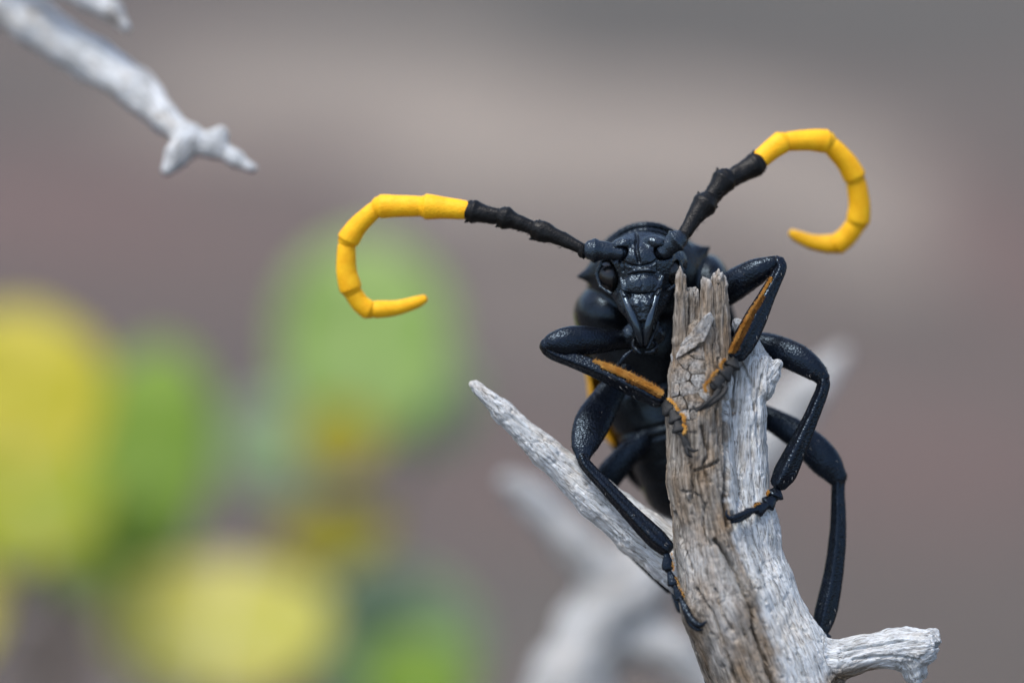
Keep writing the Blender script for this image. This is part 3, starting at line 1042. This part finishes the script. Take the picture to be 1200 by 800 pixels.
M_TWIG = mat_shell("brown_twig", (0.07, 0.05, 0.035), 0.8, 0.3, 20, 1.4, (0.12, 0.09, 0.06), 0.2)
hub = [W(c(60, 800, 3100)), W(c(330, 860, 3300))]
for i, lf_ in enumerate(LEAVES):
    bpt = leaf(*lf_)
    bw = W(bpt)
    h = hub[0] if lf_[0] < 200 else hub[1]
    mid = (bw + h) / 2 + np.array([0.15 * random.uniform(-1, 1), 0.2, -0.1])
    v_, f_, _g = world_tube([bw, mid, h], [0.035, 0.05, 0.07], 10, 8, 0.0)
    shrub.mesh("stalk", v_, f_, M_TWIG)
for h in hub:
    v_, f_, _g = world_tube([h, h + (0.3, 0.3, -6), h * np.array([0.6, 1, 1]) + (0, 0.5, -20), shrub.base + np.array([h[0] * 0.2, 0, -1])], [0.08, 0.16, 0.3, 0.45], 14, 8, 0.04)
    shrub.mesh("stem", v_, f_, M_TWIG)

# ------------------------------------------------------------------ the beetle
beetle = Thing("beetle", "black longhorn beetle with curled yellow tipped antennae gripping a broken branch", "beetle", c(800, 605, 120))

# body: thorax and abdomen, one continuous skin
f = Field(c(660, 625, 120) - (8, 110, 8), c(885, 245, 120) + (8, 110, 8), 1.6)
f.ball(c(758, 322, 98), (70, 58, 62), 6)                      # pronotum
f.cone(c(715, 318, 92), c(678, 324, 88), 24, 2.2, 10)         # its side spines
f.cone(c(800, 308, 92), c(831, 290, 88), 27, 2.0, 10)
f.ball(c(712, 368, 112), (41, 52, 39), 6)                     # shoulders
f.ball(c(830, 340, 112), (28, 52, 44), 6)
f.ball(c(772, 395, 132), (88, 66, 78), 14)                    # chest
f.ball(c(778, 460, 140), (78, 60, 80), 14)
f.cone(c(784, 500, 146), c(800, 565, 150), 66, 50, 10)        # abdomen
f.cone(c(800, 565, 150), c(808, 598, 150), 48, 12, 8)
# raised collar at the front of the pronotum
def arc(cx, cy, rx, ry, w0, w1, r, k, fld_, a0=-80, a1=80, n=22):
    P = []
    for i in range(n + 1):
        t = math.radians(a0 + (a1 - a0) * i / n)
        P.append(c(cx + rx * math.sin(t), cy - ry * math.cos(t), w0 + (w1 - w0) * abs(math.sin(t))))
    for a, b in zip(P[:-1], P[1:]):
        fld_.cone(a, b, r, r, k)
arc(757, 324, 58, 60, 62, 80, 4, 4, f)
arc(757, 325, 50, 55, 50, 66, 3, 3, f)
V, Q = f.surf()
N = vert_normals(V, Q)
v_px = 400 - V[:, 2] / kk(V[:, 1])
u_px = V[:, 0] / kk(V[:, 1]) + 600
ax = v_px + 0.25 * (u_px - 770)
groove = np.zeros(len(V))
for g0 in (452, 500, 512, 540, 566, 586):
    groove += np.exp(-((ax - g0) / 2.6) ** 2) * (3.0 if g0 < 520 else 1.2)
V = V - N * (groove * (V[:, 1] < 150))[:, None] + N * (0.8 * fbm(V * 0.05, 3, 2))[:, None]
beetle.mesh("body", V, Q, M_SHELL)

# wing cases over the back, yellow along the flank
def elytron(side):
    f = Field(c(640, 640, 120) - (8, 80, 8), c(920, 330, 120) + (8, 160, 8), 2.4)
    ctr = [(770, 352, 150, 84), (773, 400, 160, 92), (777, 460, 162, 86), (787, 520, 170, 66), (802, 576, 172, 36), (806, 594, 172, 14)]
    f.chain(ctr, 8)
    inner = [(770, 352, 126, 80), (773, 400, 136, 88), (777, 460, 138, 80), (787, 520, 144, 62), (802, 576, 146, 32), (806, 594, 146, 8)]
    f.chain(inner, 3, 'sub')
    # split along the back
    sl, X, Y, Z = f.block(f.lo, f.lo + f.n * f.h)
    mid = 170 + (-Z - 0) * 0.12 + 4
    plane = (X - mid) * side
    f.F = np.maximum(f.F, -(plane - 0.8).astype(np.float32))
    f.F = np.maximum(f.F, (138 - Y).astype(np.float32) + 0 * f.F)
    V, Q = f.surf()
    vp = 400 - V[:, 2] / kk(V[:, 1])
    y = np.clip(1 - np.abs(vp - 476) / 52 + 0.15 * vnoise(V * 0.03, 3), 0, 1)
    y = (y > 0.12).astype(float)
    beetle.mesh("wing_case", V, Q, M_ELY, attrs={"yellow": y})
elytron(-1)
elytron(1)

# head
f = Field(c(670, 420, 40) - (6, 70, 6), c(830, 250, 40) + (6, 80, 6), 0.9)
f.ball(c(754, 310, 62), (47, 52, 41), 6)
f.cone(c(752, 318, 50), c(754, 384, 30), 40, 15, 8)
f.cone(c(716, 312, 52), c(734, 360, 34), 16, 9, 8)             # cheeks
f.cone(c(790, 308, 52), c(772, 356, 36), 16, 9, 8)
f.ball(c(729, 287, 22), (15, 13, 9), 5, roll=15)               # antennal tubercles
f.ball(c(769, 285, 22), (15, 13, 9), 5, roll=-15)
f.ball(c(750, 302, 17), (20, 12, 15), 6)                       # forehead
f.ball(c(752, 334, 12), (21, 11, 17), 5)                       # face shield
f.chain([(736, 320, 8, 1.6), (744, 317, 4, 2.2), (760, 316, 4, 2.2), (768, 318, 8, 1.6)], 4)
f.cone(c(728, 326, 12), c(732, 347, 6), 2.0, 2.8, 5)
f.cone(c(776, 324, 12), c(770, 345, 6), 2.0, 2.8, 5)
f.cone(c(738, 313, -1), c(766, 311, -1), 2.5, 2.5, 3, 'sub')
f.cone(c(736, 343, -1), c(768, 341, -1), 1.4, 1.4, 2, 'sub')
f.ball(c(713, 324, 40), (17, 18, 20), 2, 'sub', roll=12)       # eye sockets
f.ball(c(786, 319, 42), (15, 18, 18), 2, 'sub', roll=-12)
f.chain([(704, 309, 33, 2), (699, 322, 36, 2), (704, 336, 30, 2), (716, 344, 22, 2)], 2)
f.chain([(796, 305, 36, 2), (800, 318, 38, 2), (794, 332, 32, 2), (783, 340, 24, 2)], 2)
f.cone(c(728, 296, 16), c(720, 300, 22), 9, 8, 2, 'sub')       # antenna pits
f.cone(c(774, 296, 16), c(782, 296, 22), 9, 8, 2, 'sub')
f.cone(c(740, 392, 36), c(768, 392, 36), 12, 12, 6)            # mouth floor
V, Q = f.surf()
N = vert_normals(V, Q)
V = V + N * (0.7 * fbm(V * 0.10, 3, 5) + 0.28 * vnoise(V * 0.45, 6))[:, None]
cr, _u = carve(V, N, [([(747, 275), (747, 290), (748, 307)], 3.0, 5.0), ([(740, 282), (741, 290)], 1.6, 1.5), ([(728, 306), (738, 311), (748, 312), (762, 310), (772, 303)], 2.2, 2.2),
                      ([(728, 341), (742, 345), (764, 344), (774, 339)], 1.8, 2.5), ([(752, 322), (752, 338)], 1.8, 1.2), ([(729, 298), (730, 318)], 1.8, 2.0), ([(771, 300), (771, 318)], 1.8, 2.0)])
V = V - N * cr[:, None]
head = beetle.mesh("head", V, Q, M_HEAD)

def blob(name, p, r, mat, parent, roll=0, h=0.8, rough=0.0):
    p = np.asarray(p, float)
    f = Field(p - max(r) - 4, p + max(r) + 4, h)
    f.ball(p, r, 1, roll=roll)
    V, Q = f.surf()
    if rough:
        V = V + vert_normals(V, Q) * (rough * fbm(V * 0.3, 2, 3))[:, None]
    return beetle.mesh(name, V, Q, mat, parent)
blob("eye", c(714, 324, 41), (14.5, 16, 18), M_EYE, head, 12)
blob("eye", c(785, 319, 43), (13, 16, 16.5), M_EYE, head, -12)
f = Field(c(735, 375, 6) - (2, 14, 2), c(769, 340, 6) + (2, 14, 2), 0.7)
f.ball(c(752, 353, 4), (16, 6, 9), 2)
f.cone(c(747, 358, 2), c(750, 373, 3), 7, 5, 3)
f.cone(c(758, 357, 2), c(755.5, 373, 3), 7, 5, 3)
f.cone(c(741, 346, 2), c(743, 357, 2), 1.3, 1.3, 2)
f.cone(c(763, 345, 2), c(761, 357, 2), 1.3, 1.3, 2)
V, Q = f.surf()
V = V + vert_normals(V, Q) * (0.9 * fbm(V * 0.3, 3, 3))[:, None]
beetle.mesh("labrum", V, Q, M_HEAD, head)
def tmesh(name, pts, mat, parent, **kw):
    V, F = tube(pts, **kw)
    return beetle.mesh(name, V, F, mat, parent)
ridge4 = lambda th, t: 1 + 0.10 * np.cos(2 * th) ** 2
tmesh("mandible", [(729.5, 341, 14, 4), (735, 356, 5, 4.8), (741, 370, 1, 5.4), (746.5, 385, 1, 5.4), (750, 397, 4, 3.6), (751.5, 404, 7, 1.6)], M_GLOSS, head, nseg=24, flat=0.9)
tmesh("mandible", [(771.5, 339, 14, 4), (767.5, 354, 5, 4.6), (763, 369, 1, 5.2), (759, 384, 1, 5.2), (757, 396, 4, 3.4), (756.5, 404, 7, 1.6)], M_GLOSS, head, nseg=24, flat=0.9)
tmesh("palp", [(744, 396, 30, 3.5), (742, 405, 22, 3), (746, 410, 16, 3.4), (750, 414, 14, 2.4)], M_SHELL, head, nseg=10)
tmesh("palp", [(762, 397, 28, 3), (769, 405, 20, 3), (766, 411, 15, 4), (757, 413, 14, 2.4)], M_SHELL, head, nseg=10)
tmesh("palp", [(771, 378, 20, 2.2), (766, 393, 10, 1.8), (759, 408, 8, 1.6)], M_SHELL, head, nseg=10)

# antennae
def antenna(segs):
    e = beetle.sub("antenna")
    for i, (a, b, ra, rb, mat) in enumerate(segs):
        a, b = np.array(a, float), np.array(b, float)
        pts = []
        if mat is M_YEL:
            prof = [(0, 0.70), (0.05, 0.84), (0.2, 0.94), (0.6, 1.0), (0.9, 1.08), (0.975, 1.05), (1.0, 0.94)]
            if i == len(segs) - 1:
                prof = [(0, 0.8), (0.15, 1), (0.5, 1), (0.85, 1), (1, 0.8)]
        else:
            prof = [(0, 0.75), (0.08, 0.92), (0.4, 0.95), (0.72, 1.03), (0.90, 1.2), (1.0, 1.02)]
        d = b - a
        nrm = np.array([-d[1], d[0], 0]) / max(np.hypot(d[0], d[1]), 1)
        bow = BOW.get((len(segs[0]), i), 0)
        for t, m in prof:
            p = a + d * t + nrm * segs_bow(i, segs) * 4 * t * (1 - t)
            pts.append((p[0], p[1], p[2], (ra + (rb - ra) * t) * m))
        V, F = tube(pts, 5, 20, 0.85, rough=0.3 if mat is M_YEL else 1.7, rfreq=0.11, seed=i)
        if mat is M_ANT and i >= 2:
            u_ = d / max(np.linalg.norm(d), 1)
            for sd in (-1, 1):
                p0, p1 = a + d * 0.78, b + u_ * (2.0 if sd > 0 else 3.5)
                tip = p1 + nrm * sd * (rb * (1.02 if sd > 0 else 1.18))
                mid = (p0 + tip) / 2 + nrm * sd * rb * 0.12
                V2, F2 = tube([(*(p0 + nrm * sd * rb * 0.45), rb * 0.5), (*mid, rb * 0.38), (*tip, 1.0)], 4, 10)
                k0 = len(V)
                V = np.vstack([V, V2])
                F = F + [tuple(x + k0 for x in ff) for ff in F2]
        beetle.mesh("antenna_segment", V, F, mat, e)
        if mat is M_ANT:
            n = 60
            t = RNG.random(n)
            th = RNG.random(n) * 6.283
            base, dirs = [], []
            A = c(*a)
            B = c(*b)
            T = (B - A) / np.linalg.norm(B - A)
            e1 = np.cross(T, (0, 1, 0)); e1 /= np.linalg.norm(e1)
            e2 = np.cross(T, e1)
            for q in range(n):
                o = e1 * math.cos(th[q]) + e2 * math.sin(th[q])
                r = (ra + (rb - ra) * t[q]) * 0.97
                base.append(A + (B - A) * t[q] + o * r)
                dirs.append(o * 0.6 + T)
            HAIRS.append((base, dirs, RNG.uniform(2.5, 4.5, n)))
    if HAIRS:
        b = [x for h in HAIRS for x in h[0]]
        d = [x for h in HAIRS for x in h[1]]
        l = [x for h in HAIRS for x in h[2]]
        V, F = spikes(b, d, l, 0.35)
        beetle.mesh("bristles", V, F, M_BRISTLE, e, smooth=False, kind="stuff")
        HAIRS.clear()
HAIRS, BOW = [], {}
def segs_bow(i, segs):
    return CURRENT_BOW[i] if i < len(CURRENT_BOW) else 0
K, Y = M_ANT, M_YEL
CURRENT_BOW = [0, 0, 1.5, 0.5, 0, 0.5, 0.5, 4, 4.5, 4, 4.5]
antenna([((730, 296, 20), (692, 293, 18), 10, 12, M_HEAD), ((689, 294, 19), (683, 294, 20), 8, 8, K),
         ((684, 293, 21), (629, 269, 32), 7, 11.5, K), ((630, 270, 32), (589, 254, 38), 8, 11.5, K), ((590, 255, 38), (551, 247, 44), 9.5, 12, K),
         ((553, 247, 44), (497, 242, 50), 11.5, 14, Y), ((499, 242, 50), (444, 242, 56), 13, 13, Y), ((447, 241, 56), (407, 283, 64), 10.5, 12.5, Y),
         ((408, 281, 64), (412, 340, 72), 11.5, 12.5, Y), ((411, 335, 72), (434, 364, 78), 11.5, 10.5, Y), ((434, 362, 78), (497, 350, 84), 11, 6.5, Y)])
CURRENT_BOW = [0, 0, 1.5, 0.5, 0, -1.5, -2.5, -4, -4, -3.5, -5]
CURRENT_BOW = [-x if i in (2, 3) else x for i, x in enumerate(CURRENT_BOW)]
antenna([((772, 297, 20), (795, 281, 18), 10, 12, M_HEAD), ((796, 281, 19), (800, 277, 20), 8, 8, K),
         ((800, 278, 22), (829, 236, 40), 8, 13, K), ((827, 240, 40), (851, 209, 52), 10, 13.5, K), ((849, 214, 52), (888, 191, 66), 11, 12.5, K),
         ((886, 192, 66), (918, 166, 78), 12, 12.5, Y), ((914, 168, 78), (970, 166, 92), 12, 13, Y), ((968, 167, 92), (1002, 209, 108), 12, 12.5, Y),
         ((1000, 205, 108), (1005, 261, 122), 12.5, 13, Y), ((1005, 257, 122), (979, 287, 132), 13, 11.5, Y), ((982, 285, 132), (928, 273, 140), 12, 6.0, Y)])

# legs
def hair_line(pts, n, out, ln, mat, parent, r=0.45, spread=0.4, name="hair_fringe", kind="stuff"):
    """hairs rooted along a line of (u, v, w), pointing to the side `out` (screen-up style vector in the tilted frame)"""
    P = catmull(np.array([c(*p) for p in pts]), 20)
    b, d, l = [], [], []
    out = np.array(out, float)
    for _ in range(n):
        p = P[RNG.integers(len(P))] + RNG.normal(0, 0.75, 3)
        b.append(p)
        d.append(out + RNG.normal(0, spread, 3))
        l.append(ln * RNG.uniform(0.7, 1.15))
    V, F = spikes(b, d, l, r)
    return beetle.mesh(name, V, F, mat, parent, smooth=False, kind=kind)

def bristle(rows, n, parent, ln=(2.0, 4.0)):
    rows = np.array(rows, float)
    q = catmull(rows, 12)
    b, d, l = [], [], []
    T = np.gradient(q[:, :3], axis=0)
    for _ in range(n):
        i = RNG.integers(len(q))
        P = c(*q[i, :3])
        A = c(*(q[min(i + 1, len(q) - 1), :3])) - c(*(q[max(i - 1, 0), :3]))
        A /= np.linalg.norm(A)
        e1 = np.cross(A, (0, 1, 0)); e1 /= max(np.linalg.norm(e1), 1e-6)
        e2 = np.cross(A, e1)
        th = RNG.random() * 6.283
        o = e1 * math.cos(th) + e2 * math.sin(th)
        b.append(P + o * q[i, 3] * 0.98)
        d.append(o * 0.6 + A)
        l.append(RNG.uniform(*ln))
    return b, d, l

def leg(femur, tibia, tarsus, claws, fringe=None, label=None, fflat=0.75, tflat=0.8, foot_mat=None):
    e = beetle.sub("leg", label=label)
    foot_mat = foot_mat or M_FOOT
    V, F = tube(femur, 8, 24, fflat, rough=0.7, rfreq=0.08, seed=3)
    beetle.mesh("femur", V, F, M_LEG, e)
    V, F = tube(tibia, 8, 24, tflat, mod=lambda th, t: 0.86 + 0.32 * np.abs(np.cos(2 * th + 0.4)) ** 3, rough=0.5, rfreq=0.12, seed=5)
    beetle.mesh("tibia", V, F, M_LEG, e)
    B = [bristle(femur, 130, e), bristle(tibia, 130, e, (2.5, 5))]
    V, F = spikes(sum([x[0] for x in B], []), sum([x[1] for x in B], []), sum([x[2] for x in B], []), 0.4)
    beetle.mesh("bristles", V, F, M_BRISTLE, e, smooth=False, kind="stuff")
    B = [bristle(femur, 10, e, (2, 4)), bristle(tibia[1:], 14, e, (2, 5))]
    V, F = spikes(sum([x[0] for x in B], []), sum([x[1] for x in B], []), sum([x[2] for x in B], []), 0.45)
    beetle.mesh("pale_hairs", V, F, M_PALEHAIR, e, smooth=False, kind="stuff")
    for (a, b, ra, rb) in tarsus:
        a, b = np.array(a, float), np.array(b, float)
        pts = [(*(a + (b - a) * t), r) for t, r in ((0, ra * 0.4), (0.3, ra * 0.75), (0.75, rb * 1.06), (0.93, rb * 1.0), (1.0, rb * 0.6))]
        V, F = tube(pts, 4, 18, 0.5, rough=0.5, rfreq=0.2, seed=8)
        beetle.mesh("tarsal_segment", V, F, foot_mat, e)
    for cl in claws:
        V, F = tube(cl, 6, 10, 1.0)
        beetle.mesh("claw", V, F, foot_mat if foot_mat is not M_FOOT else M_FOOT, e)
    for fr in fringe or []:
        hair_line(fr[0], fr[1], fr[2], fr[3], fr[4] if len(fr) > 4 else M_ORANGE, e)
        if fr[1] > 1500:
            hair_line(fr[0], 160, fr[2], fr[3] * 1.9, fr[4] if len(fr) > 4 else M_ORANGE, e, r=0.3)
    return e

# front legs: clubbed thigh, shin with an orange brush
l1 = leg([(772, 402, 96, 9), (752, 398, 66, 10), (725, 398, 38, 12), (700, 399, 20, 15.5), (670, 400, 8, 18.5), (650, 402, 4, 14), (640, 405, 4, 9)],
    [(640, 404, 6, 8), (648, 413, 4, 7.5), (680, 425, 2, 8.5), (715, 439, 0, 10.5), (750, 455, -3, 12), (772, 467, -6, 10)],
    [((775, 468, -6), (788, 482, -22), 7, 10), ((787, 481, -24), (794, 494, -32), 7, 9.5), ((792, 492, -33), (797, 506, -37), 6, 8.5), ((797, 504, -38), (806, 524, -40), 3.5, 4)],
    [[(806, 523, -41, 2.4), (812, 528, -44, 2), (818, 527, -42, 1)], [(804, 524, -41, 2.4), (806, 532, -44, 2), (811, 535, -42, 1)]],
    [([(694, 424, -1), (715, 430, -5), (745, 443, -9), (775, 460, -12)], 2400, (0.35, -0.3, 0.7), 3.6),
     ([(706, 430, -6), (725, 438, -9), (752, 450, -13), (774, 462, -15)], 1800, (0.35, -0.5, 0.5), 3.2),
     ([(735, 446, -12), (755, 455, -15), (773, 465, -16)], 700, (0.35, -0.5, 0.2), 2.6, M_RUST),
     ([(782, 467, -16), (790, 473, -26), (794, 481, -33)], 140, (0.9, -0.3, 0.3), 3.2),
     ([(797, 484, -33), (801, 488, -37), (801, 494, -38)], 110, (0.9, -0.3, 0.2), 3.0),
     ([(800, 497, -38), (803, 502, -40), (801, 508, -41)], 110, (0.9, -0.3, 0.1), 2.8)],
    "bent front leg folded at the elbow left of the mouth, orange brush along its shin")
tmesh("antenna_cleaner_spur", [(722, 432, 4, 3), (732, 418, 2, 3.2), (741, 410, 4, 1.2)], M_LEG, l1, nseg=10)

leg([(800, 375, 95, 14), (835, 352, 60, 17), (860, 334, 36, 18.5), (885, 319, 24, 16), (904, 309, 20, 9.5), (911, 306, 20, 7)],
    [(912, 306, 18, 6.5), (914, 316, 14, 6.5), (900, 344, 6, 8.5), (886, 372, -4, 11.5), (872, 400, -14, 12.5), (864, 416, -20, 9.5)],
    [((862, 418, -24), (857, 431, -30), 7, 9.5), ((858, 430, -31), (846, 441, -36), 7.5, 10), ((850, 441, -36), (836, 452, -42), 7.5, 9.5), ((846, 452, -42), (838, 464, -47), 3.5, 3.5)],
    [[(848, 451, -43, 2.6), (851, 455, -46, 2.8), (845, 464, -49, 3), (832, 473, -50, 3), (818, 480, -50, 2.2), (812, 476, -49, 1.2)], [(840, 462, -47, 2.6), (828, 472, -52, 2.4), (816, 482, -51, 1.4)]],
    [([(904, 326, 6), (892, 347, -2), (879, 367, -10), (867, 389, -20), (856, 412, -26)], 2200, (-0.7, -0.2, -0.1), 2.6),
     ([(895, 348, -5), (883, 369, -14), (872, 391, -24), (861, 412, -31)], 2600, (-0.6, -0.5, -0.2), 3.4, M_RUST),
     ([(850, 421, -33), (845, 428, -36), (848, 436, -38)], 160, (-0.9, -0.3, 0), 3.0),
     ([(842, 433, -38), (835, 440, -41), (837, 446, -44)], 160, (-0.9, -0.3, 0), 3.0),
     ([(833, 444, -44), (826, 452, -47), (828, 459, -49)], 160, (-0.9, -0.3, 0), 3.0)],
    "raised front leg right of the stump with an orange brush along its shin", fflat=0.8)

# middle legs
leg([(745, 428, 88, 12), (722, 452, 72, 15), (704, 478, 52, 20), (692, 500, 34, 21), (685, 522, 18, 16), (683, 535, 10, 9)],
    [(683, 536, 8, 6.5), (688, 546, 4, 6.5), (712, 572, -2, 7.5), (740, 602, -8, 9), (768, 630, -14, 11), (781, 642, -16, 9)],
    [((781, 646, -18), (783, 668, -20), 6, 6.5), ((784, 668, -20), (790, 686, -24), 5.5, 6.5), ((790, 685, -25), (798, 702, -28), 5, 6), ((797, 700, -34), (806, 718, -42), 4, 4.5)],
    [[(804, 715, -42, 4), (812, 727, -50, 4.2), (821, 732, -57, 3.4), (828, 728, -62, 1.4)], [(803, 716, -38, 3.6), (809, 730, -44, 3.4), (817, 737, -52, 2.6), (824, 737, -58, 1.2)]],
    [([(787, 648, -26), (789, 660, -28), (789, 668, -28)], 40, (0.9, -0.2, 0), 1.4), ([(792, 676, -30), (797, 688, -36), (802, 699, -40)], 50, (0.9, -0.2, 0), 1.3)],
    fflat=0.45, tflat=0.9, foot_mat=M_LEG)
leg([(840, 395, 100, 13), (875, 402, 62, 15), (905, 408, 42, 17), (935, 420, 28, 17), (955, 434, 22, 13), (964, 443, 20, 9)],
    [(965, 446, 18, 6.5), (963, 458, 16, 7), (950, 490, 10, 8), (936, 520, 4, 10), (921, 552, 0, 12), (913, 566, -2, 9.5)],
    [((911, 570, -2), (907, 583, -8), 8, 10), ((908, 582, -9), (898, 592, -16), 8, 9), ((900, 591, -18), (886, 598, -25), 7, 8.5), ((890, 596, -26), (872, 601, -36), 4.5, 4.5)],
    [[(876, 600, -36, 3.8), (864, 605, -43, 4), (855, 607, -48, 3), (851, 602, -50, 1.8), (852, 597, -49, 1)], [(878, 602, -32, 3.4), (866, 609, -40, 3.2), (857, 612, -46, 1.6)]],
    [([(901, 575, -14), (899, 580, -17)], 60, (-0.8, -0.4, 0.3), 2.0), ([(890, 589, -27), (883, 593, -30)], 60, (-0.6, -0.4, 0.7), 1.8)],
    foot_mat=M_LEG)

# hind legs
leg([(800, 470, 118, 10), (850, 474, 96, 11), (895, 487, 78, 13), (935, 510, 66, 17), (965, 538, 60, 19), (982, 560, 58, 12)],
    [(983, 561, 58, 7), (982, 575, 56, 7), (982, 620, 50, 8.5), (977, 670, 44, 10), (968, 715, 38, 11.5), (962, 737, 34, 9)],
    [((963, 740, 32), (970, 750, 30), 6, 6), ((970, 750, 30), (982, 758, 38), 6, 6), ((982, 757, 38), (990, 768, 42), 5, 5)],
    [[(990, 768, 42, 2.5), (998, 776, 42, 2), (1002, 772, 40, 1)]], fflat=0.6, foot_mat=M_LEG)
leg([(775, 500, 96, 9), (752, 517, 92, 12), (730, 538, 92, 15), (712, 560, 94, 16), (702, 578, 96, 11)],
    [(701, 580, 96, 7), (703, 596, 94, 6.5), (722, 624, 84, 6.5), (752, 656, 76, 7), (786, 688, 70, 7)],
    [((787, 690, 68), (802, 716, 58), 6, 7), ((802, 715, 58), (815, 742, 46), 6, 7), ((815, 741, 44), (825, 764, 30), 6, 7), ((825, 762, 26), (828, 784, 12), 5.5, 5.5)],
    [[(828, 782, 8, 4.5), (833, 796, 0, 4.5), (840, 806, -12, 2)], [(826, 780, 14, 4), (829, 797, 6, 3.5), (835, 808, -6, 2)]], fflat=0.5, foot_mat=M_LEG)

# fine hairs on the rim of the pronotum
b, d, l = [], [], []
for _ in range(260):
    a = RNG.uniform(-75, 75)
    t = math.radians(a)
    p = c(758, 322, 98) + np.array([70 * math.sin(t), RNG.uniform(-20, 10), 58 * math.cos(t)])
    b.append(p)
    d.append(np.array([math.sin(t), 0, math.cos(t)]) + RNG.normal(0, 0.3, 3))
    l.append(RNG.uniform(2.5, 5))
V, F = spikes(b, d, l, 0.35)
beetle.mesh("collar_hair", V, F, M_BRISTLE, smooth=False, kind="stuff")
